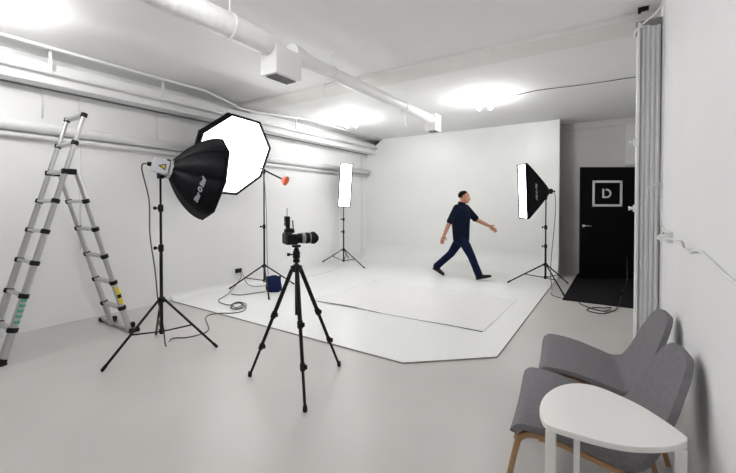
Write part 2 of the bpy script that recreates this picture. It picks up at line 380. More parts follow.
# ------------------------------------------------------------------ ceiling lamps
def lamp(x, y, label):
    t = thing('ceiling_lamp', label, 'lamp', (x, y, ZC), 'four bulb ceiling lamps')
    MB().lathe((x, y, ZC), (0, 0, -1), [(0, .07), (.018, .07), (.024, .055)], 24).build('base', 'lampw', t, auto=40)
    for k in range(4):
        a = math.radians(45+90*k)+.3; d = V((math.cos(a), math.sin(a), 0)); p = V((x, y, ZC-.02))
        arm = MB().tube([p, p+d*.06+V((0, 0, -.05)), p+d*.115+V((0, 0, -.06))], .009, 8)
        arm.lathe(p+d*.118+V((0, 0, -.045)), (0, 0, -1), [(0, .012), (.005, .02), (.035, .022)], 14)
        arm.build('arm', 'lampw', t, auto=40)
        MB().ball(p+d*.118+V((0, 0, -.112)), (.036, .036, .042)).build('bulb', 'bulb', t, smooth=True)
    return t
for x, y, lab in ((-4.26, 5.86, 'lit four bulb ceiling lamp above the strip light, by the pipe wall'), (-1.73, 5.93, 'lit four bulb ceiling lamp joined to the thin ceiling wire'),
                  (-4.23, .85, 'lit four bulb ceiling lamp near the conduit above the ladder'), (-1.73, .85, 'lit four bulb ceiling lamp above the open floor beside the ventilation duct')):
    lamp(x, y, lab)
tag(MB().tube(crom([(-1.62, 5.95, ZC-.012), (-1.3, 6.02, ZC-.012), (-.95, 5.95, ZC-.012), (-.4, 6.02, ZC-.012), (.2, 6.03, ZC-.012), (.38, 6.03, ZC-.012)]), .005, 8).build('ceiling_wire', 'cable', smooth=True),
    'thin dark wire running along the ceiling to the lamp', 'wire')

for (u, va, vb, dep_, lab) in ((323, 84, 97, 5.6, 'small white hook hanging from the ceiling beyond the beam'), (405, 116, 127, 7.2, 'small white hook hanging from the ceiling near the duct end')):
    a = atz(u, va, ZC); k = a.copy(); hk = MB(); L_ = .16
    hk.box2((a.x-.03, a.y-.02, ZC-.008), (a.x+.03, a.y+.02, ZC-.0005)); hk.tube([(a.x, a.y, ZC-.005), (a.x, a.y, ZC-L_)], .008, 8)
    hk.tube(crom([(a.x, a.y, ZC-L_), (a.x+.012, a.y, ZC-L_-.02), (a.x+.03, a.y, ZC-L_-.012), (a.x+.032, a.y, ZC-L_+.01)], 4), .006, 8)
    tag(hk.build('ceiling_hook', 'pipe'), lab, 'hook')
# ================================================================== EQUIPMENT
def stand(name, label, center, feet, hubz, coly, topz, knobs, rp=.015, top=None, group='black tripod light stands'):
    c = V((center[0], center[1], 0)); t = thing(name, label, 'light stand', c, group)
    MB().tube([c+V((0, 0, coly)), c+V((0, 0, knobs[0]))], rp, 14).build('lower_pole', 'black', t, auto=40)
    prev = knobs[0]
    for k, z in enumerate(knobs):
        nxt = knobs[k+1] if k+1 < len(knobs) else topz
        MB().tube([c+V((0, 0, z-.02)), c+V((0, 0, nxt))], rp*(.78-.14*k), 14).build('upper_pole', 'black', t, auto=40)
        cl = MB(); cl.lathe(c+V((0, 0, z-.035)), (0, 0, 1), [(0, rp+.004), (.01, rp+.009), (.06, rp+.009), (.07, rp+.003)], 16)
        cl.tube([c+V((0, 0, z)), c+RT*-.045+V((0, 0, z))], .007, 8); cl.ball(c+RT*-.055+V((0, 0, z)), (.012, .018, .018)); cl.build('clamp', 'blackp', t, auto=40)
    MB().lathe(c+V((0, 0, hubz-.03)), (0, 0, 1), [(0, rp+.006), (.005, rp+.018), (.045, rp+.018), (.055, rp+.004)], 18).build('hub', 'blackp', t, auto=40)
    MB().lathe(c+V((0, 0, coly-.01)), (0, 0, 1), [(0, rp+.004), (.03, rp+.01), (.045, rp+.01), (.05, rp+.003)], 16).build('lower_collar', 'blackp', t, auto=40)
    for f in feet:
        f = V((f[0], f[1], f[2] if len(f) > 2 else 0)); d = (V((f.x, f.y, 0))-c).normalized(); h = c+d*(rp+.012)+V((0, 0, hubz)); g = f+V((0, 0, .012))
        lg = MB().tube([h, g], .0115, 10).build('leg', 'black', t, smooth=True)
        MB().tube([g+(h-g).normalized()*.05, g, g-(h-g).normalized()*.006], [.014, .014, .011], 12).build('rubber_foot', 'blackp', lg, auto=40)
        mid = h.lerp(g, .53); MB().tube([c+d*(rp+.006)+V((0, 0, coly+.015)), mid], .0075, 8).build('brace', 'black', t, smooth=True)
    return t
def local_frame(u, v):
    fw = ray(u, v).normalized(); r = (RT-fw*RT.dot(fw)).normalized(); return r, r.cross(fw), fw
PROF = [(p.x, p.y) for p in crom([(0, .16, 0), (.12, .33, 0), (.28, .53, 0), (.46, .705, 0), (.64, .84, 0), (.82, .94, 0), (1, 1, 0)], 4)]
PROFS = [(k/16, .1+.9*(k/16)**.84) for k in range(17)]
def octabox(name, label, centre, axis, emaj, emin, rad, dep, ang0, dmat, lip=.03, nside=8, group='octagonal softboxes', maps=None):
    """centre = rim centre; rings of a bulging octagonal pyramid behind it"""
    back = centre-axis*dep; t = thing(name, label, 'softbox', back, group)
    def ring(s, r): return [back+axis*(s*dep)+(emaj*math.cos(math.radians(ang0+45*k))+emin*math.sin(math.radians(ang0+45*k)))*(r*rad) for k in range(nside)]
    rings = [ring(s, r) for s, r in PROF]+[[p+axis*lip for p in ring(1, 1)]]
    for k in range(nside):
        mb = MB(); k2 = (k+1) % nside
        mb.add([p for r in rings for p in (r[k], r[k2])], [(2*i, 2*i+1, 2*i+3, 2*i+2) for i in range(len(rings)-1)])
        o = mb.build('panel', 'fabric', t)
        for p in o.data.polygons: p.use_smooth = True
        sd = o.modifiers.new('s', 'SOLIDIFY'); sd.thickness = .003; sd.offset = 0
    for k in range(nside):
        MB().tube([r[k] for r in rings], .005, 6).build('seam_rod', 'fabric', t, smooth=True)
    rm = rings[-1]; MB().tube(rm+[rm[0]], .012 if lip < .05 else .018, 8).build('rim', 'fabric', t)
    fr_ = [centre+axis*(lip-.008)+(p-(centre+axis*lip))*(.985 if lip < .05 else .965) for p in rm]
    MB().add(fr_+[p-axis*.003 for p in fr_], [tuple(range(nside)), tuple(reversed(range(nside, 2*nside)))]).build('diffuser', dmat, t)
    MB().lathe(back-axis*.012, axis, [(0, .085), (.03, .085), (.032, .07)], 24).build('speed_ring', 'steel', t, auto=40)
    return t, rings, back
def text_mesh(txt, size=1.0, shear=.0):
    cu = bpy.data.curves.new('lettering', 'FONT'); cu.body = txt; cu.size = size; cu.shear = shear; cu.align_x = 'CENTER'; cu.align_y = 'CENTER'; cu.resolution_u = 4; cu.offset = .004
    o = bpy.data.objects.new('lettering', cu); COL.objects.link(o); bpy.context.view_layer.update()
    me = bpy.data.meshes.new_from_object(o.evaluated_get(bpy.context.evaluated_depsgraph_get()))
    vs = [v.co.copy() for v in me.vertices]; fs = [tuple(p.vertices) for p in me.polygons]
    bpy.data.objects.remove(o); bpy.data.curves.remove(cu); bpy.data.meshes.remove(me); return vs, fs
def lettering_on_panel(parent, rings, k, s_idx, size, flip, txt, nside=8):
    """script lettering laid on one fabric panel, following its curve, baseline parallel to the rim"""
    vs, fs = text_mesh(txt, size, .35); k2 = (k+1) % nside
    mids = [(r[k]+r[k2])/2 for r in rings]; step = (mids[s_idx+1]-mids[s_idx]).length; out = []
    e_x = (rings[s_idx][k2]-rings[s_idx][k]).normalized(); nn = e_x.cross(mids[s_idx]-mids[s_idx+1]).normalized()
    if nn.dot(EYE-mids[s_idx]) < 0: nn = -nn
    up_ = (mids[s_idx]-mids[s_idx+1]).normalized(); ex_ = up_.cross(nn)*flip; sgn = 1 if ex_.dot(e_x) > 0 else -1
    for p in vs:
        q = s_idx-flip*p.y/step; q = max(0, min(len(rings)-1.001, q)); i = int(q); f = q-i
        m_ = mids[i].lerp(mids[i+1], f); out.append(m_+e_x*(sgn*p.x)+nn*.006)
    o = MB().add(out, fs).build('lettering', 'print_', parent); o['label'] = 'white script lettering'
    return o
WRIT = 'Star O Staf'

# --- octabox seen from behind, left
c1p = (-3.630, 1.937)
stand('light_stand', 'black light stand carrying the dark backed octagonal softbox, beside the ladder', c1p, [(-3.571, 1.408), (-3.242, 2.263), (-4.116, 2.135)], .49, .17, 1.70, (.98, 1.36))
r_, u_, f_ = local_frame(209, 178.7)
m_ = r_*.966-u_*.26; T = math.radians(15.4)
ax1 = (m_*math.cos(T)+f_*math.sin(T)).normalized(); emin = (m_*math.sin(T)-f_*math.cos(T)).normalized(); emaj = (-r_*.26-u_*.966).normalized()
cen1 = atd(209.1, 178.7, 3.74)
ob1, rg1, bk1 = octabox('octagonal_softbox', 'black backed octagonal softbox turned away, with white lettering', cen1, ax1, emaj, emin, .405, .36, 0, 'diffo')
lettering_on_panel(ob1, rg1, 1, 16, .054, 1, WRIT)
head1 = thing('flash_head', 'silver white flash head with a yellow warning triangle', 'flash head', bk1-ax1*.12)
e1 = ax1; e3 = (V((0, 0, 1))-e1*e1.z).normalized(); e2 = e3.cross(e1); mh = Matrix((e1, e2, e3)).transposed()
hc = bk1-ax1*.078
hd1 = MB().box(hc, (.125, .12, .125), mh).build('housing', 'headw', head1, bevel=.008)
# warning triangle on the side facing the room
tri = [(-.035, 0), (.032, .036), (.032, -.036)]; sd_ = -e2
if (hc-EYE).dot(sd_) > 0: sd_ = -sd_
def onside(a, b, o): return hc+e1*a+e3*b+sd_*(.0605+o)
MB().add([onside(-.03, 0, .0016), onside(.035, .032, .0016), onside(.035, -.032, .0016), onside(-.03, 0, 0), onside(.035, .032, 0), onside(.035, -.032, 0)], [(0, 1, 2), (0, 3, 4, 1), (1, 4, 5, 2), (2, 5, 3, 0)]).build('warning_triangle', 'blackp', hd1)
MB().add([onside(-.012, 0, .0022), onside(.028, .02, .0022), onside(.028, -.02, .0022)], [(0, 1, 2)]).build('triangle_print', 'warny', hd1)
MB().box(bk1-ax1*.02+e3*.075, (.03, .05, .018), mh).build('lock_lever', 'blackp', head1, bevel=.002)
MB().lathe(hc-e1*.075, -e1, [(0, .02), (.03, .018)], 12).build('cable_plug', 'blackp', head1)
ck = MB(); ck.box((c1p[0], c1p[1], 1.675), (.045, .045, .07)); ck.tube([(c1p[0], c1p[1], 1.69), hc-e3*.055], .018, 12); ck.ball(V((c1p[0], c1p[1], 1.66))+RT*.06, (.02, .02, .02)); ck.tube([V((c1p[0], c1p[1], 1.66)), V((c1p[0], c1p[1], 1.66))+RT*.06], .007, 8)
ck.build('tilt_bracket', 'blackp', head1, auto=40)

# --- octabox facing the room, on a boom
c2p = (-4.735, 4.175)
stand('boom_stand', 'black light stand holding the boom of the bright octagonal softbox', c2p, [(-5.285, 3.928, .02), (-4.699, 4.801, .0145), (-4.221, 3.807, .0145)], .42, .17, 1.93, (1.05,), top=None)
r_, u_, f_ = local_frame(231, 154.5); T = math.radians(37.8)
m_ = r_*.835-u_*.55
ax2 = (m_*math.sin(T)-f_*math.cos(T)).normalized(); emin = (m_*math.cos(T)+f_*math.sin(T)).normalized(); emaj = (-r_*.55-u_*.835).normalized()
cen2 = atd(231, 154.5, 5.66)
ob2, rg2, bk2 = octabox('octagonal_softbox', 'brightly lit white octagonal softbox hanging from a boom', cen2, ax2, emaj, emin, .632, .44, 40, 'diff', lip=.09)
bm_ = thing('lighting_boom', 'black boom arm with an orange grip on its end', 'boom arm', (c2p[0], c2p[1], 1.93))
top2 = V((c2p[0], c2p[1], 1.955)); g2 = atd(285, 180.5, 6.0); hb2 = bk2-ax2*.08
MB().tube([g2, top2, hb2], .013, 12).build('arm', 'black', bm_, smooth=True)
dg = (g2-top2).normalized()
og = MB().lathe(g2-dg*.05, dg, [(0, .025), (.02, .045), (.06, .075), (.08, .075), (.095, .05), (.1, .02)], 18); og.build('orange_grip', 'orange', bm_, auto=50)
pv = MB(); pv.lathe(top2+V((0, 0, -.06)), (0, 0, 1), [(0, .02), (.03, .026), (.075, .026), (.085, .012)], 16); pv.tube([top2, top2+f_*-.06], .009, 8); pv.ball(top2+f_*-.07, .02); pv.build('pivot', 'blackp', bm_, auto=40)
hd2 = thing('flash_head', 'flash head behind the bright octagonal softbox', 'flash head', bk2-ax2*.1)
MB().lathe(bk2-ax2*.19, ax2, [(0, .05), (.01, .06), (.17, .06), (.185, .07)], 20).build('housing', 'blackp', hd2, auto=40)

# --- strip boxes
def stripbox(name, label, centre, axis, upv, wd, ht, dep, off, headlab, letter=False):
    ax = V(axis).normalized(); up = (V(upv)-ax*V(upv).dot(ax)).normalized(); sd = up.cross(ax); back = centre-ax*dep+off
    t = thing(name, label, 'softbox', back, 'strip softboxes')
    def rect(c, a, b): return [c+sd*(sx*a/2)+up*(sz*b/2) for sx, sz in ((-1, -1), (1, -1), (1, 1), (-1, 1))]
    rgs = []
    for s, g in PROFS:
        gg = g; rgs.append(rect(back.lerp(centre, s), .12+(wd-.12)*(max(gg-.1, 0)/.9)**1.1, .12+(ht-.12)*(max(gg-.1, 0)/.9)**1.1))
    rgs.append([p+ax*.03 for p in rgs[-1]])
    for k in range(4):
        mb = MB(); k2 = (k+1) % 4
        mb.add([p for r in rgs for p in (r[k], r[k2])], [(2*i, 2*i+1, 2*i+3, 2*i+2) for i in range(len(rgs)-1)])
        o = mb.build('panel', 'fabric', t)
        for p in o.data.polygons: p.use_smooth = True
        m2 = o.modifiers.new('s', 'SOLIDIFY'); m2.thickness = .003; m2.offset = 0
    rm = rgs[-1]; MB().tube(rm+[rm[0]], .012, 8).build('rim', 'fabric', t)
    fr_ = [centre+ax*.026+(p-(centre+ax*.03))*.97 for p in rm]
    MB().add(fr_+[p-ax*.003 for p in fr_], [(0, 1, 2, 3), (7, 6, 5, 4)]).build('diffuser', 'diffs', t)
    hh = thing('flash_head', headlab, 'flash head', back-ax*.08)
    MB().lathe(back-ax*.10, ax, [(0, .035), (.01, .045), (.075, .045), (.09, .065), (.10, .065)], 18).build('housing', 'blackp', hh, auto=40)
    return t, rgs, back, hh, ax, up
c3p = (-1.012, 7.012)
stand('light_stand', 'black light stand beside the door alcove, holding the sideways strip softbox', c3p, [(-1.62, 6.985, .0145), (-.722, 7.545), (-.675, 6.503)], .39, .155, 1.52, (.70, 1.02), rp=.016)
r_, u_, f_ = local_frame(524, 191.6)
ax3 = (-r_*math.cos(math.radians(25))*.999-f_*math.sin(math.radians(25))-u_*.047)
up3 = (u_-r_*.047)
cen3 = atd(524.3, 191.4, 6.30)
back_t = atd(546.5, 191.5, 6.43)
sb3, rg3, bk3, hh3, a3, p3 = stripbox('strip_softbox', 'black strip softbox with lettering turned sideways beside the alcove', cen3, ax3, up3, .30, .90, .36, back_t-(cen3-V(ax3).normalized()*.36), 'flash head behind the sideways strip softbox')
# lettering on its side panel facing the room
best = max(range(4), key=lambda k: (EYE-(rg3[3][k]+rg3[3][(k+1) % 4])/2).normalized().dot(((rg3[3][(k+1) % 4]-rg3[3][k]).cross(rg3[4][k]-rg3[3][k])).normalized()))
lettering_on_panel(sb3, rg3, best, 10, .058, 1, WRIT, 4)
tb = MB(); tb.lathe((c3p[0], c3p[1], 1.49), (0, 0, 1), [(0, .022), (.06, .022)], 14); tb.tube([(c3p[0], c3p[1], 1.54), bk3-a3*.06], .016, 10)
tb.tube([bk3-a3*.06, bk3-a3*.08+RT*.05], .006, 8); tb.ball(bk3-a3*.08+RT*.055, .015)
tb.build('tilt_bracket', 'blackp', hh3, auto=40)

c4p = (-5.165, 6.86)
stand('light_stand', 'black light stand in the corner, holding the upright strip softbox', c4p, [(-5.41, 6.42, .14), (-4.60, 6.868, .0145), (-5.39, 7.35, .13)], .40, .13, 1.40, (.80, 1.08), rp=.015)
r_, u_, f_ = local_frame(345, 185); T = math.radians(11)
ax4 = r_*math.sin(T)-f_*math.cos(T); up4 = u_+r_*.066
cen4 = atd(345.1, 185.2, 8.42)
sb4, rg4, bk4, hh4, a4, p4 = stripbox('strip_softbox', 'tall lit white strip softbox on the stand in the corner', cen4, ax4, up4, .265, .96, .28, V((0, 0, 0)), 'flash head behind the tall lit strip softbox')
tb = MB(); tb.lathe((c4p[0], c4p[1], 1.36), (0, 0, 1), [(0, .022), (.08, .022)], 14); tb.tube([(c4p[0], c4p[1], 1.42), bk4-a4*.08], .016, 10)
tb.build('tilt_bracket', 'blackp', hh4, auto=40)

# --- sandbag
sbp = atz(274, 291.5, .0145); sbag = thing('sandbag', 'blue fabric sandbag slumped against the boom stand', 'sandbag', sbp)
rows = []
for i, (z, wx, wy) in enumerate(((0, .09, .055), (.02, .118, .075), (.07, .122, .08), (.14, .115, .068), (.20, .112, .05), (.235, .116, .028), (.245, .112, .012))):
    rows.append([sbp+RT*(wx*math.copysign(abs(math.cos(q))**.55, math.cos(q))*(1+.05*math.sin(5*q+i)))+V((-sy, cy, 0))*(wy*math.copysign(abs(math.sin(q))**.7, math.sin(q))*(1+.08*math.cos(4*q+2*i)))+V((0, 0, z)) for q in [2*math.pi*k/28 for k in range(28)]])
MB().loft(rows).build('bag', 'blue', sbag, smooth=True)
MB().tube(crom([sbp+RT*-.06+V((0, 0, .235)), sbp+RT*-.03+V((0, 0, .248)), sbp+RT*.03+V((0, 0, .25)), sbp+RT*.06+V((0, 0, .235))]), .012, 8, ell=(1, .4)).build('strap', 'blue', sbag, smooth=True)

# --- camera on tripod
tc_ = V((-2.085, 2.16, 0)); tp = thing('camera_tripod', 'black three legged camera tripod standing on the grey floor', 'tripod', tc_)
td = 2.97
def tz(v): return H-(v-206.6)*td/380
hubz = tz(269)
for fx in ((-2.474, 2.027), (-1.74, 1.88), (-1.994, 2.581)):
    f = V((fx[0], fx[1], .012)); d = (V((f.x, f.y, 0))-tc_).normalized(); h = tc_+d*.04+V((0, 0, hubz-.01))
    ks = [0, .42, .72, 1]; rr = [.0165, .0135, .0105]
    lg = MB().tube([h, h.lerp(f, ks[1])], rr[0], 12).build('leg', 'black', tp, auto=40)
    for q in (1, 2):
        MB().tube([h.lerp(f, ks[q]), h.lerp(f, ks[q+1])], rr[q], 12).build('leg_section', 'black', lg, auto=40)
        p = h.lerp(f, ks[q]); dr = (f-h).normalized()
        lk = MB().tube([p-dr*.03, p-dr*.02, p+dr*.02, p+dr*.03], [rr[q-1]+.001, rr[q-1]+.006, rr[q-1]+.006, rr[q]+.001], 12); lk.box(p+RT*.02, (.022, .014, .03)); lk.build('leg_lock', 'blackp', lg, auto=40)
    MB().tube([f+V((0, 0, .03)), f, f-V((0, 0, .012))], [.014, .017, .013], 12).build('rubber_foot', 'blackp', lg, auto=40)
    MB().box(tc_+d*.03+V((0, 0, hubz)), (.03, .028, .045), Matrix((d, V((-d.y, d.x, 0)), V((0, 0, 1)))).transposed()).build('leg_hinge', 'blackp', tp, bevel=.004)
MB().lathe(tc_+V((0, 0, hubz-.025)), (0, 0, 1), [(0, .024), (.01, .03), (.05, .03), (.06, .02)], 20).build('shoulder', 'blackp', tp, auto=40)
MB().tube([tc_+V((0, 0, hubz-.36)), tc_+V((0, 0, hubz+.06))], .0125, 14).build('centre_column', 'black', tp, auto=40)
MB().lathe(tc_+V((0, 0, hubz+.045)), (0, 0, 1), [(0, .014), (.006, .026), (.028, .026), (.034, .016)], 16).build('column_collar', 'blackp', tp, auto=40)
bh = MB(); bh.lathe(tc_+V((0, 0, hubz+.08)), (0, 0, 1), [(0, .024), (.004, .028), (.05, .028), (.06, .022)], 18); bh.ball(tc_+V((0, 0, hubz+.145)), .021); bh.tube([tc_+V((0, 0, hubz+.11)), tc_-RT*.055+V((0, 0, hubz+.11))], .006, 8)
bh.lathe(tc_-RT*.05+V((0, 0, hubz+.11)), -RT, [(0, .012), (.02, .014), (.022, .010)], 12)
bh.build('ball_head', 'blackp', tp, auto=40)
pz = hubz+.163; MB().lathe(tc_+V((0, 0, pz)), (0, 0, 1), [(0, .012), (.006, .034), (.02, .036), (.022, .030)], 20).build('quick_plate', 'blackp', tp, auto=40)
# camera body
cb = tc_-RT*.022+V((0, 0, pz+.0225)); cmr = thing('camera', 'black digital camera with a long lens and a radio trigger on top', 'camera', cb)
la = (RT*.90+V((-sy, cy, 0))*.43).normalized(); lb = V((-la.y, la.x, 0)); lm = Matrix((la, lb, V((0, 0, 1)))).transposed()
def C(a, b, c): return cb+la*a+lb*b+V((0, 0, c))
bod = MB(); prof = [(-.070, -.045), (-.074, .030), (-.045, .048), (.045, .048), (.074, .030), (.070, -.045)]
def cring(a, sc): return [C(a, b*sc, .052+c*sc) for b, c in prof]
bod.loft([cring(-.075, .90), cring(-.065, 1), cring(-.03, 1), cring(-.018, .93)]); body_o = bod.build('body', 'blackp', cmr, bevel=.004)
MB().loft([[C(a, b*s, .095+c*s) for b, c in ((-.034, 0), (-.022, .034), (.022, .034), (.034, 0))] for a, s in ((-.07, .8), (-.055, 1), (-.01, 1), (.005, .7))]).build('viewfinder_hump', 'blackp', cmr, bevel=.003)
MB().loft([[C(a, -.078+b, .05+c) for b, c in ((-.012, -.04), (.02, -.04), (.02, .04), (-.012, .035))] for a in (-.07, -.06, .0, .012)]).build('grip', 'blackp', cmr, bevel=.005)
MB().lathe(C(-.02, 0, .05), la, [(0, .038), (.012, .038), (.014, .034), (.05, .034), (.052, .038), (.085, .04)], 28).build('lens_barrel', 'blackp', cmr, auto=40)
MB().lathe(C(.062, 0, .05), la, [(0, .041), (.002, .0425), (.028, .0425), (.03, .041)], 28).build('silver_ring', 'grey', cmr, auto=40)
MB().lathe(C(.09, 0, .05), la, [(0, .041), (.004, .044), (.03, .044), (.034, .041), (.036, .041)], 28).build('zoom_ring', 'blackp', cmr, auto=40)
MB().lathe(C(.126, 0, .05), la, [(0, .042), (.004, .0425), (.008, .042)], 28).build('thin_ring', 'grey', cmr, auto=40)
hood = MB(); nn = 28; hv = []
for r, thk in ((.043, 0), (.05, 1)):
    pass
def hr(a, r, petal=0): return [C(a+petal*.014*math.cos(2*(2*math.pi*j/nn)), r*math.cos(2*math.pi*j/nn), .05+r*math.sin(2*math.pi*j/nn)) for j in range(nn)]
rr_ = [hr(.134, .042), hr(.14, .046), hr(.175, .050, 1), hr(.175, .047, 1), hr(.145, .043)]
hood.add([p for r in rr_ for p in r], [(i*nn+j, i*nn+(j+1) % nn, (i+1)*nn+(j+1) % nn, (i+1)*nn+j) for i in range(4) for j in range(nn)]); hood.build('lens_hood', 'blackp', cmr, auto=40)
MB().lathe(C(.136, 0, .05), la, [(0, .04), (.004, .038)], 28).build('front_glass', 'lens', cmr)
trg = MB(); trg.box(C(-.045, -.0, .142), (.03, .028, .03), lm); trg.box(C(-.05, .0, .185), (.034, .06, .075), lm); MBt = trg.build('radio_trigger', 'blackp', cmr, bevel=.004)
MB().tube([C(-.05, 0, .22), C(-.05, 0, .285)], .0025, 6).build('antenna', 'blackp', MBt)
MB().box(C(-.068, .0, .18), (.003, .012, .012), lm).build('button', 'grey', MBt)
MB().tube([C(.0, .0, .10), C(-.012, -.02, .19)], .0045, 8).build('strap_stub', 'blackp', cmr)

# ================================================================== LADDER
ld = thing('stepladder', 'silver telescopic aluminium ladder opened into an A shape', 'ladder', (-4.66, 1.5, 0))
XA, XB = -4.87, -4.45
def lpoint(x, s): return V((x, .985+.2795*s, s))           # long section: s = height
def bpoint(x, s): return V((x, 2.03-.2795*s*1.0, s))       # rear section
RG = .2857
def ladder_section(fn, nr, topz, rb, rt_, first):
    for x in (XA, XB):
        for k in range(first, nr):
            z0 = max(.02, RG*k-.012); z1 = min(topz, RG*(k+1)-.012); r = rb+(rt_-rb)*k/max(nr-1, 1)
            MB().tube([fn(x, z0), fn(x, z1)], r, 12, ell=(1, 1)).build('rail', 'alu', ld, auto=40)
    for k in range(max(first, 0)+1, nr+1):
        z = RG*k
        if z > topz+.01: break
        a, b = fn(XA, z), fn(XB, z); t = (fn(XA, 1)-fn(XA, 0)).normalized()
        rg = MB().bar(a, b, .030, .05, t.cross(V((1, 0, 0)))).build('rung', 'alu', ld, bevel=.006)
        for p, sgn in ((a, -1), (b, 1)):
            r = rb+(rt_-rb)*k/max(nr-1, 1)
            cl = MB().tube([p-t*.022, p-t*.018, p+t*.018, p+t*.022], [r+.005, r+.011, r+.011, r+.004], 14); cl.bar(p, p-V((sgn*.055, 0, 0)), .034, .03, t.cross(V((1, 0, 0)))); cl.build('collar', 'blackp', rg, bevel=.002)
ladder_section(lpoint, 8, 2.28, .032, .0195, 0)
ladder_section(bpoint, 6, 1.70, .030, .021, 0)
for x in (XA, XB):
    hp_ = lpoint(x, RG*6); MB().box(hp_+V((0, .03, .0)), (.05, .12, .055)).build('hinge', 'blackp', ld, bevel=.01)
    f = lpoint(x, .0); MB().tube([f+V((0, .012, .055)), f+V((0, 0, .03)), f+V((0, 0, .0))], [.037, .042, .044], 14).build('rubber_foot', 'blackp', ld, auto=40)
    MB().lathe(lpoint(x, 2.275), (0, .27, .96), [(0, .024), (.004, .028), (.022, .027), (.026, .02)], 14).build('end_cap', 'blackp', ld, auto=40)
sbz = MB().box((-4.78, 2.055, .035), (.72, .085, .03)).build('stabiliser_bar', 'alu', ld, bevel=.006)
for x in (-5.14, -4.42): MB().box((x, 2.055, .024), (.07, .10, .048)).build('bar_end', 'blackp', sbz, bevel=.01)
for x in (XA, XB): MB().box((x, 2.04, .075), (.05, .07, .06)).build('bar_clamp', 'blackp', sbz, bevel=.008)
# stickers on the rail fronts (towards the room, +x side and -y side)
def sticker(fn, s0, s1, m, name, r, lab):
    t = (fn(XB, 1)-fn(XB, 0)).normalized(); vs = []
    nst = 8
    for s in (s0, s1):
        for k in range(nst+1):
            q = math.radians(-115+150*k/nst); e1 = V((1, 0, 0)); e2 = t.cross(e1); vs.append(fn(XB, s)+e1*(r*math.cos(q))+e2*(r*math.sin(q))*(1 if e2.y < 0 else -1)*-1*-1)
    fs = [(k, k+1, nst+2+k, nst+1+k) for k in range(nst)]
    o = MB().add(vs, fs).build(name, m, ld, smooth=True); o['label'] = lab; return o
sticker(bpoint, .33, .52, 'yellow', 'warning_sticker', .0305, 'yellow warning sticker')
sticker(bpoint, .40, .44, 'blackp', 'sticker_print', .0308, 'black pictogram print')
for k, z in enumerate((.34, .39, .435, .48, .525)): sticker(lpoint, z, z+.025, 'green', 'instruction_sticker', .0328, 'green instruction sticker')

# ================================================================== FURNITURE
def chair(label, loc, rot):
    t = thing('lounge_chair', label, 'chair', (0, 0, 0), 'grey upholstered lounge chairs')
    pts = [(-.358, 0, .356), (-.353, 0, .380), (-.333, 0, .408), (-.29, 0, .423), (-.16, 0, .412), (-.02, 0, .375), (.07, 0, .348), (.12, 0, .352), (.16, 0, .395), (.205, 0, .49), (.25, 0, .61), (.292, 0, .72), (.305, 0, .755)]
    pr = crom(pts, 3); nu = len(pr); nv = 17; g = []
    L = [0]
    for i in range(1, nu): L.append(L[-1]+(pr[i]-pr[i-1]).length)
    tot = L[-1]
    def at(s):
        s = max(0, min(tot, s))
        for i in range(1, nu):
            if L[i] >= s: q = (s-L[i-1])/max(L[i]-L[i-1], 1e-9); return pr[i-1].lerp(pr[i], q)
        return pr[-1]
    for i in range(nu):
        f = L[i]/tot
        for j in range(nv):
            v = -1+2*j/(nv-1)
            e = max(0, (abs(v)-.35)/.65); cut = .19*(1-math.sqrt(max(0, 1-e**2.2)))
            e2 = max(0, (abs(v)-.75)/.25); cut0 = .035*(1-math.sqrt(max(0, 1-e2*e2)))
            s = cut0+(tot-cut-cut0)*f; p = at(s); fs = s/tot
            hw = .330-.035*min(fs/.5, 1)**1.2 if fs < .5 else .295-.095*((fs-.5)/.5)**1.1
            curl = .014*v*v*(1 if fs < .5 else 1)
            nrm = V((-.35, 0, .94)) if fs < .5 else V((-.9, 0, .42))
            g.append(V((p.x, v*hw, p.z))+nrm*curl)
    fs_ = [(i*nv+j, i*nv+j+1, (i+1)*nv+j+1, (i+1)*nv+j) for i in range(nu-1) for j in range(nv-1)]
    sh = MB().add(g, fs_).build('seat_shell', 'wool', t, smooth=True)
    m1 = sh.modifiers.new('s', 'SOLIDIFY'); m1.thickness = .028; m1.offset = 1
    bpy.context.view_layer.update()
    if sh.data.polygons[len(fs_)//4].normal.z > 0: m1.offset = -1
    m2 = sh.modifiers.new('b', 'BEVEL'); m2.width = .013; m2.segments = 3; m2.limit_method = 'ANGLE'; m2.angle_limit = math.radians(50)
    for y in (-.275, .275):
        path = crom([(-.395, y*1.06, .008), (-.365, y*1.03, .15), (-.335, y, .30), (-.315, y, .352), (-.262, y, .374), (-.17, y, .366), (0, y, .328), (.12, y, .296), (.175, y, .272), (.21, y*1.02, .22), (.25, y*1.03, .10), (.275, y*1.05, .008)], 5)
        mb = MB(); k = len(path)
        rings = []
        for i, p in enumerate(path):
            tt = (path[min(i+1, k-1)]-path[max(i-1, 0)]).normalized(); sd = V((0, 1, 0)); nn_ = tt.cross(sd).normalized()
            rings.append([p+sd*(a*.016)+nn_*(b*.0125) for a, b in ((-1, -1), (1, -1), (1, 1), (-1, 1))])
        mb.loft(rings).build('bentwood_frame', 'beech', t, bevel=.005)
    for x, z in ((-.22, .355), (.10, .288)): MB().box((x, 0, z), (.045, .55, .018)).build('crossbar', 'beech', t, bevel=.004)
    for x, y, z in ((-.372, -.300, .13), (-.372, .300, .13)): MB().lathe((x, y, z), (0, math.copysign(1, y), 0), [(-.02, .005), (.0, .006), (.001, .004)], 10).build('screw', 'steel', t)
    t.location = V(loc); t.rotation_euler.z = rot
    return t
CH1 = chair('grey upholstered lounge chair next to the folding partition', (-.068, 2.79, 0), math.radians(6))
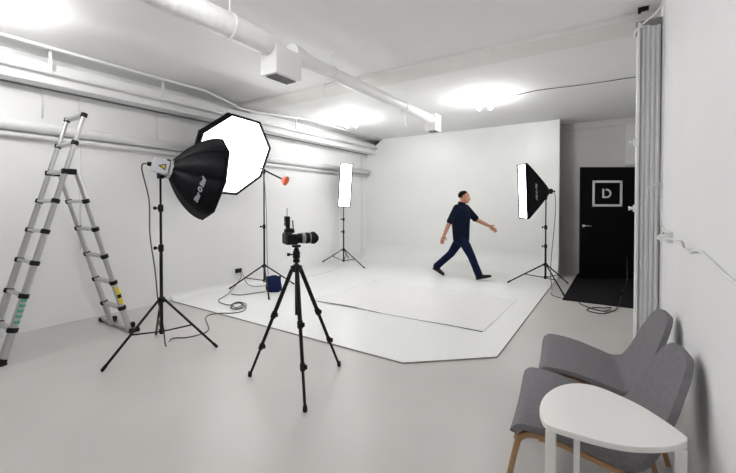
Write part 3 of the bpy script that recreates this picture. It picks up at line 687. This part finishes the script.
CH2 = copy_tree(CH1, (-.068, 2.09, 0)); CH2.rotation_euler.z = math.radians(6); CH2['label'] = 'grey upholstered lounge chair partly hidden behind the white side table'
ZT = .58
outl = crom([atz(u, v, ZT) for u, v in ((687.5, 437), (665, 420.5), (640, 405), (618, 394.5), (598, 386.5), (578, 383), (560, 385.5), (546, 394), (540, 405), (541, 416), (548, 424.5), (570, 432), (600, 440.5), (630, 446), (660, 447), (678, 444.5), (687.5, 441))], 4)
tbl = thing('side_table', 'white leaf shaped side table standing before the grey chairs', 'table', (outl[0]+outl[30])/2*1-V((0, 0, ZT)))
MB().prism([(p.x, p.y) for p in outl], ZT-.022, ZT).build('table_top', 'tablew', tbl, bevel=.003)
for (u, v, sz) in ((551, 423.5, .034), (577, 425, .020), (680.5, 440, .034)):
    p = atz(u, v, ZT); MB().box2((p.x-sz/2, p.y-sz/2, 0), (p.x+sz/2, p.y+sz/2, ZT-.0225)).build('leg', 'tablew', tbl, bevel=.003)

# glossy sheet on the white floor
def sheetpt(x, y): return V((x, y, .0145))
sm_ = MB(); nxs = 44; xs = [-3.72+(2.51)*i/nxs for i in range(nxs+1)]; ny = 12
def lift(i, j):
    x = xs[i]; e = max(0, 1-j/2)
    return .0149+e*e*(.003+.010*max(0, math.sin((x+3.7)*2.6))+.006*max(0, math.sin((x+1.9)*4.2)))
for j in range(ny+1):
    for i in range(nxs+1): sm_.v.append(V((xs[i], 4.13-.024*(i/nxs)+1.75*(j/ny)**1.5, lift(i, j))))
sm_.f = [(j*(nxs+1)+i, j*(nxs+1)+i+1, (j+1)*(nxs+1)+i+1, (j+1)*(nxs+1)+i) for j in range(ny) for i in range(nxs)]
so = sm_.build('floor_sheet', 'sheet'); so.modifiers.new('s', 'SOLIDIFY').thickness = .0015
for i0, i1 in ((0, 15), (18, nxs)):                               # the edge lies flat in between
    ce = MB()  # dark strip painting in the shadow gap below the lifted sheet edge
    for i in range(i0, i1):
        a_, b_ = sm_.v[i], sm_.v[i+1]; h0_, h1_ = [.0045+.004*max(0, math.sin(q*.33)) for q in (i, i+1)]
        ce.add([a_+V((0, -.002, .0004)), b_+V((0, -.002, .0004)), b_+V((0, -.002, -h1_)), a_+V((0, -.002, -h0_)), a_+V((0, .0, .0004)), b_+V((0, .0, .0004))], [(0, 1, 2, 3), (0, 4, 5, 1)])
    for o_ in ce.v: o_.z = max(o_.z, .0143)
    ce.build('edge_gap_shade', 'gapshade', so)['label'] = 'dark strip painted as shade under the lifted edge'
se_ = MB(); pr_ = [sm_.v[j*(nxs+1)+nxs] for j in range(ny)]
for a_, b_ in zip(pr_[:-1], pr_[1:]): se_.add([a_+V((.0015, 0, .0003)), b_+V((.0015, 0, .0003)), b_+V((.0015, 0, -.0005)), a_+V((.0015, 0, -.0005)), a_+V((-.004, 0, .0003)), b_+V((-.004, 0, .0003))], [(0, 1, 2, 3), (0, 4, 5, 1)])
se_.build('side_edge', 'edge', so)
tag(so, 'glossy white sheet lying on the white painted floor', 'sheet')

tag(MB().box2((-.67, 6.21, 0), (.36, 8.79, .012)).build('doormat', 'matt', bevel=.004), 'large black doormat in front of the black door', 'doormat')

# ------------------------------------------------------------------ sockets, cables
sk = thing('wall_socket', 'small black socket low on the wall by the boom stand', 'socket', atx(238, 270.5, XL))
p = atx(238, 270.5, XL); MB().box2((XL, p.y-.06, p.z-.035), (XL+.03, p.y+.06, p.z+.035)).build('plate', 'blackp', sk, bevel=.006)
MB().lathe((XL+.03, p.y, p.z), (1, 0, 0), [(0, .02), (.02, .018)], 12).build('plug', 'cableb', sk)
def cab(pts, r, m, label, cat='cable', k=8, name='cable', n=6):
    return tag(MB().tube(crom(pts, k), r, n).build(name, m, smooth=True), label, cat)
def gz(u, v, z=.006): return atz(u, v, z)
h0 = hc-e1*.10
cab([h0, h0-e1*.05+V((0, 0, -.05)), atd(149, 200, 3.62), atd(150, 235, 3.64), atd(155, 270, 3.66), atd(158, 300, 3.70), atd(163, 325, 3.72), gz(166, 346), gz(172, 338.5), gz(186, 337.5), gz(198, 335), gz(207, 331.5), gz(208.5, 327), gz(205.5, 319), gz(209, 315), gz(220, 313.2, .02), gz(233, 313, .02), gz(243, 311, .02), gz(246, 307, .02), gz(240, 303, .02), gz(233, 304.5, .02), gz(231, 308, .022), gz(238, 308.5, .022), gz(243, 305.5, .024), gz(240, 302, .024), gz(234, 303.5, .026), gz(229, 305, .022), gz(220, 302.5, .02), gz(219, 299.5, .02), gz(224, 296.5, .02), gz(231, 291, .03), V((XL+.05, p.y+.02, .16)), V((XL+.045, p.y, p.z))], .0065, 'cable', 'long grey cable from the flash head coiling across the floor to the socket')
cab([gz(231, 307, .034), gz(236, 309.5, .034), gz(244, 307.5, .034), gz(246, 304, .034), gz(238, 302, .034), gz(232, 304.5, .034), gz(236, 307.5, .036), gz(242, 305, .036)], .0065, 'cable', 'grey cable coil lying on the white floor near the boom stand')
cab([gz(231, 294, .02), gz(240, 295, .02), gz(252, 293.5, .02), gz(266, 291.5, .02)], .006, 'cable', 'grey cable trailing over the white floor to the blue sandbag')
cab([V((XL+.05, p.y+.03, p.z)), atd(246, 282, 6.3), gz(252, 286, .05), gz(262, 286, .03), gz(268, 284.5, .02)], .005, 'cable', 'thin grey cable from the socket to the boom stand foot')
cab([atd(264.5, 180, 6.05), atd(266.5, 215, 6.0), atd(267, 250, 6.02), atd(268, 272, 6.05), gz(270, 286, .02)], .005, 'cable', 'thin grey cable hanging down along the boom stand')
cab([bk4-a4*.10, bk4-a4*.11+V((0, 0, -.3)), atd(340, 240, 8.4), atd(339, 258, 8.4), gz(336.5, 268.5, .03), gz(328, 272, .02), gz(318, 274.5, .02), gz(306, 277, .02), gz(296, 279, .02)], .006, 'cablew', 'pale cable running from the corner strip light across the white floor')
cab([bk3-a3*.10, bk3-a3*.14+V((0, 0, -.02)), atd(555.5, 205, 6.4), atd(554.5, 225, 6.42), atd(551.5, 255, 6.43), atd(550.5, 275, 6.43), gz(552, 289, .008), gz(551, 294, .008), gz(556, 296.5, .008), gz(561, 298, .008)], .006, 'cable', 'grey cable hanging from the sideways strip softbox to the floor')
cab([onDoor(.86, .42, .03), gz(627, 280, .25), gz(623, 290, .02), gz(620, 302, .02), gz(616.5, 309, .018), gz(611, 311.5, .007), gz(603, 313.5, .007), gz(592, 312, .007), gz(587, 309.5, .007), gz(594, 307.5, .02), gz(604, 308, .02), gz(611, 307.5, .022), gz(606, 311, .01), gz(597, 310, .012), gz(584, 305.5, .02), gz(579, 302.5, .02)], .007, 'cableb', 'black cable lying in loops on the edge of the doormat')
# wires on the right wall
jb = thing('junction_box', 'small white junction box on the plaster wall by the partition', 'junction box', atx(671, 236.5, XR))
q = atx(671, 236.5, XR); MB().box2((XR-.035, q.y-.10, q.z-.035), (XR, q.y+.06, q.z+.035)).build('box', 'postw', jb, bevel=.005)
MB().box2((XR-.04, q.y+.0, q.z-.025), (XR-.034, q.y+.04, q.z+.025)).build('socket_face', 'grille', jb)
MB().lathe((XR-.035, q.y-.07, q.z), (-1, 0, 0), [(0, .02), (.03, .018), (.04, .008)], 12).build('plug', 'postw', jb)
cab([(XR-.07, q.y-.07, q.z), (XR-.08, q.y-.12, q.z-.01), atx(679, 240, XR-.05), atx(684, 247, XR-.02), atx(690, 252, XR-.01), atx(699, 251, XR-.01), atx(712, 262, XR-.008), atx(724, 274, XR-.008), atx(740, 287, XR-.008)], .006, 'cablew', 'white cable drooping along the plaster wall from the junction box')
cab([(XR-.02, q.y+.06, q.z), atx(663, 228, XR-.01), atx(660.8, 222, XR-.008), atx(660.3, 180, XR-.008), atx(660.2, 100, XR-.008), atx(660, 50, XR-.008), atx(659, 30, XR-.02), atd(650, 25.8, 3.15), atd(642, 27, 3.15), atd(636, 31, 3.2), atd(634, 36, 3.2), atd(637, 29, 3.12), atd(645, 22, 3.08), atd(655, 14, 3.0), atd(661, 6, 2.9), atd(664, -2, 2.85)], .007, 'cablew', 'white cable climbing the wall edge and looping over the partition top')
cl_ = []
cc_ = atd(652, 187, 3.05)
for k in range(30):
    a = k*.55; cl_.append(cc_+RT*(.062*math.cos(a)+.012*math.sin(a*2.3))+V((0, 0, .020*math.sin(a)+.012*math.sin(a*1.7)))-FW*(.02*math.sin(a*.9)+.03))
cab(cl_+[atd(660.3, 196, 3.0)], .0028, 'cablew', 'small bundle of thin white wire coiled on the partition edge', k=4, n=5)

# ================================================================== THE MAN
heading = math.radians(10); fx_ = V((math.cos(heading), math.sin(heading), 0)); lx_ = V((-fx_.y, fx_.x, 0)); ZG = .0145
mo = atd(461, 278, 7.22); mo = V((mo.x, mo.y, 0))
def P(x, y, z):
    z -= .055*max(0, min(1, (z-.5)/.3)); return mo+fx_*x+lx_*y+V((0, 0, z+ZG))
man = thing('person', 'walking man in navy shirt and dark jeans on the white backdrop', 'person', mo)
MR = Matrix((fx_, lx_, V((0, 0, 1)))).transposed()
def limb(mb, pts, rs, n=16):
    mb.tube(pts, rs, n)
    for p_, r in zip(pts, rs): mb.ball(p_, r*.985, nu=n, nv=10)
def ering(c, rx, ry, n=24, tilt=0): return [c+fx_*(rx*math.cos(q))+lx_*(ry*math.sin(q))+V((0, 0, tilt*math.cos(q))) for q in [2*math.pi*k/n for k in range(n)]]
hipL, hipR = P(0, .09, .84), P(.02, -.09, .84)
kneeB, ankB, toeB = P(-.21, .09, .44), P(-.50, .10, .17), P(-.32, .10, .035)
kneeF, ankF = P(.20, -.09, .44), P(.345, -.10, .085)
shR, shL = P(-.04, -.185, 1.375), P(.05, .185, 1.375)
elR, wrR = P(-.18, -.25, 1.10), P(-.27, -.27, .87)
elL, wrL = P(.26, .22, 1.15), P(.49, .22, 1.04)
body = MB()
# torso core
body.loft([ering(P(0, 0, .80), .09, .13), ering(P(0, 0, .90), .11, .16), ering(P(0, 0, 1.05), .10, .145), ering(P(.005, 0, 1.22), .115, .165), ering(P(.005, 0, 1.36), .10, .16), ering(P(.005, 0, 1.42), .07, .10), ering(P(.01, 0, 1.45), .055, .06)])
limb(body, [P(.01, 0, 1.40), P(.035, 0, 1.52)], [.058, .054])
# head: cranium, face, jaw, nose, ears
hx, hz = .055, 1.585
body.ball(P(hx-.005, 0, hz+.025), (.098, .077, .088), MR, 24, 16)
body.ball(P(hx+.035, 0, hz-.035), (.062, .062, .075), MR, 20, 14)
body.ball(P(hx+.05, 0, hz-.085), (.040, .042, .030), MR, 16, 10)
body.ball(P(hx+.075, 0, hz+.005), (.022, .05, .02), MR, 14, 10)
body.tube([P(hx+.085, 0, hz+.005), P(hx+.108, 0, hz-.028), P(hx+.095, 0, hz-.042)], [.009, .014, .012], 10); body.ball(P(hx+.104, 0, hz-.03), .015)
for s in (-1, 1): body.ball(P(hx-.005, s*.078, hz-.01), (.02, .009, .032), MR, 12, 8)
body.ball(P(hx+.09, 0, hz-.062), (.011, .022, .008), MR, 12, 8)
# arms and hands
limb(body, [shR, elR, wrR], [.052, .042, .028]); limb(body, [shL, elL, wrL], [.052, .042, .028])
def hand(wr, d, side, palmn, curl):
    d = d.normalized(); s_ = side.normalized(); nrm = palmn.normalized(); m = Matrix((d, s_, nrm)).transposed()
    body.ball(wr+d*.055, (.055, .042, .018), m, 16, 10); body.tube([wr-d*.01, wr+d*.03], [.027, .026], 12)
    for k, (o, ln) in enumerate(((-.030, .070), (-.010, .082), (.010, .078), (.030, .060))):
        b = wr+d*.095+s_*o; q1 = b+d*(ln*.42)+nrm*(ln*.10*curl); q2 = q1+d*(ln*.30)+nrm*(ln*.28*curl); q3 = q2+d*(ln*.16)+nrm*(ln*.34*curl)
        limb(body, [b-d*.02, q1, q2, q3], [.0095, .009, .0085, .0075], 8)
    b = wr+d*.035-s_*.036; limb(body, [b, b+d*.03-s_*.025+nrm*.01, b+d*.06-s_*.03+nrm*.02], [.012, .0105, .009], 8)
dR = (wrR-elR).normalized(); hand(wrR, dR+fx_*.1, fx_*-1, lx_, 1.0)
dL = (wrL-elL).normalized(); hand(wrL, dL-V((0, 0, .25)), V((0, 0, -1))+dL*-.3, -lx_, .5)
# legs (inside the trousers) down to the ankles
limb(body, [hipL, kneeB, ankB], [.08, .055, .038]); limb(body, [hipR, kneeF, ankF], [.08, .055, .038])
bo = remeshed(body, 'body', 'skin', man, .005, 2)
# shirt
sh_ = MB()
sh_.loft([ering(P(.0, 0, .755), .150, .190), ering(P(0, 0, .80), .152, .192), ering(P(-.005, 0, .95), .160, .192), ering(P(-.008, 0, 1.08), .168, .194), ering(P(-.016, 0, 1.22), .188, .212), ering(P(-.016, 0, 1.33), .165, .205), ering(P(-.008, 0, 1.40), .125, .16), ering(P(.008, 0, 1.445), .078, .085), ering(P(.012, 0, 1.465), .07, .072)])
for a, b in ((shR, elR), (shL, elL)): limb(sh_, [a, a.lerp(b, .5), a.lerp(b, .86)], [.082, .072, .065])
so_ = remeshed(sh_, 'shirt', 'shirt', man, .008, 3)
cr = MB(); cr.tube([P(.01+.064*math.cos(q_), .064*math.sin(q_), 1.475+.012*math.cos(q_+math.pi)) for q_ in [2*math.pi*k/20 for k in range(21)]], .016, 8, ell=(1.3, .6)); cr.build('collar', 'shirt', so_, smooth=True)
for a, b in ((shR, elR), (shL, elL)):
    p_ = a.lerp(b, .84); t_ = (b-a).normalized(); MB().tube([p_-t_*.025, p_-t_*.02, p_+t_*.03, p_+t_*.034], [.062, .066, .064, .058], 16).build('rolled_cuff', 'shirt', so_, smooth=True)
# trousers
tr = MB()
tr.loft([ering(P(.01, 0, .63), .07, .09), ering(P(.01, 0, .70), .105, .14), ering(P(.005, 0, .78), .130, .176), ering(P(0, 0, .88), .125, .175), ering(P(0, 0, .96), .112, .16)])
limb(tr, [hipL+V((0, 0, -.02)), hipL.lerp(kneeB, .5), kneeB, kneeB.lerp(ankB, .5), kneeB.lerp(ankB, .97)], [.098, .090, .073, .068, .070])
limb(tr, [hipR+V((0, 0, -.02)), hipR.lerp(kneeF, .5), kneeF, kneeF.lerp(ankF, .5), kneeF.lerp(ankF, .94)], [.098, .090, .074, .069, .071])
remeshed(tr, 'trousers', 'denim', man, .008, 3)
# shoes
def shoe(heel, toe, upv):
    d = (toe-heel); L_ = d.length; d.normalize(); u = (upv-d*upv.dot(d)).normalized(); s_ = u.cross(d); mb = MB(); rings = []
    for f, hw, h_ in ((0, .022, .055), (.04, .036, .085), (.2, .04, .10), (.36, .038, .092), (.5, .043, .066), (.68, .047, .05), (.85, .042, .042), (.96, .028, .034), (1, .012, .024)):
        c = heel+d*(L_*f); rings.append([c+s_*(hw*math.copysign(abs(math.cos(q_))**.8, math.cos(q_)))+u*(h_*(.5+.5*math.sin(q_))**.9) for q_ in [2*math.pi*k/16 for k in range(16)]])
    o = mb.loft(rings).build('shoe', 'shoe', man, smooth=True)
    so2 = MB(); rg = []
    for f, hw in ((-.01, .02), (.03, .037), (.2, .041), (.36, .038), (.5, .044), (.68, .049), (.85, .044), (.97, .028), (1.01, .01)):
        c = heel+d*(L_*f); rg.append([c+s_*hw-u*.008, c-s_*hw-u*.008, c-s_*hw+u*.012, c+s_*hw+u*.012])
    so2.loft(rg).build('sole', 'blackp', o)
shoe(P(-.565, .10, .135), P(-.345, .10, .012), V((.3, 0, 1)))
shoe(P(.295, -.10, .012), P(.56, -.10, .085), V((-.2, 0, 1)))
# hair
hr_ = MB()
hr_.ball(P(hx-.014, 0, hz+.036), (.104, .084, .090), MR, 24, 16)
ho = remeshed(hr_, 'hair', 'hair', man, .008, 1)
bmh = bmesh.new(); bmh.from_mesh(ho.data); kill = []
for v_ in bmh.verts:
    wp = v_.co+mo; x_ = (wp-mo).dot(fx_)-hx; z_ = wp.z-ZG-hz; lim = -.06 if x_ < -.015 else (-.015 if x_ < .02 else -.01+(x_-.02)*1.3)
    if z_ < lim or (x_ > .06 and z_ < .055): kill.append(v_)
bmesh.ops.delete(bmh, geom=kill, context='VERTS'); bmh.to_mesh(ho.data); bmh.free()
ho.modifiers.new('s', 'SOLIDIFY').thickness = .006
for s in (-1, 1):
    e = MB().ball(P(hx+.088, s*.029, hz-.004), .0115, nu=12, nv=8).build('eye', 'eyew', man, smooth=True)
    MB().ball(P(hx+.096, s*.030, hz-.004), .0055, nu=10, nv=6).build('iris', 'eyed', e, smooth=True)
    MB().tube([P(hx+.094, s*.012, hz+.018), P(hx+.096, s*.03, hz+.023), P(hx+.085, s*.046, hz+.019)], .004, 6).build('eyebrow', 'hair', man, smooth=True)
MB().tube([P(hx+.092, -.02, hz-.066), P(hx+.101, 0, hz-.065), P(hx+.092, .02, hz-.066)], .0045, 8).build('lips', 'lip', man, smooth=True)
MB().tube([P(.004+.116*math.cos(q_), .165*math.sin(q_), .945) for q_ in [2*math.pi*k/24 for k in range(25)]], .016, 8, ell=(1.2, .4)).build('belt', 'shoe', man, smooth=True)
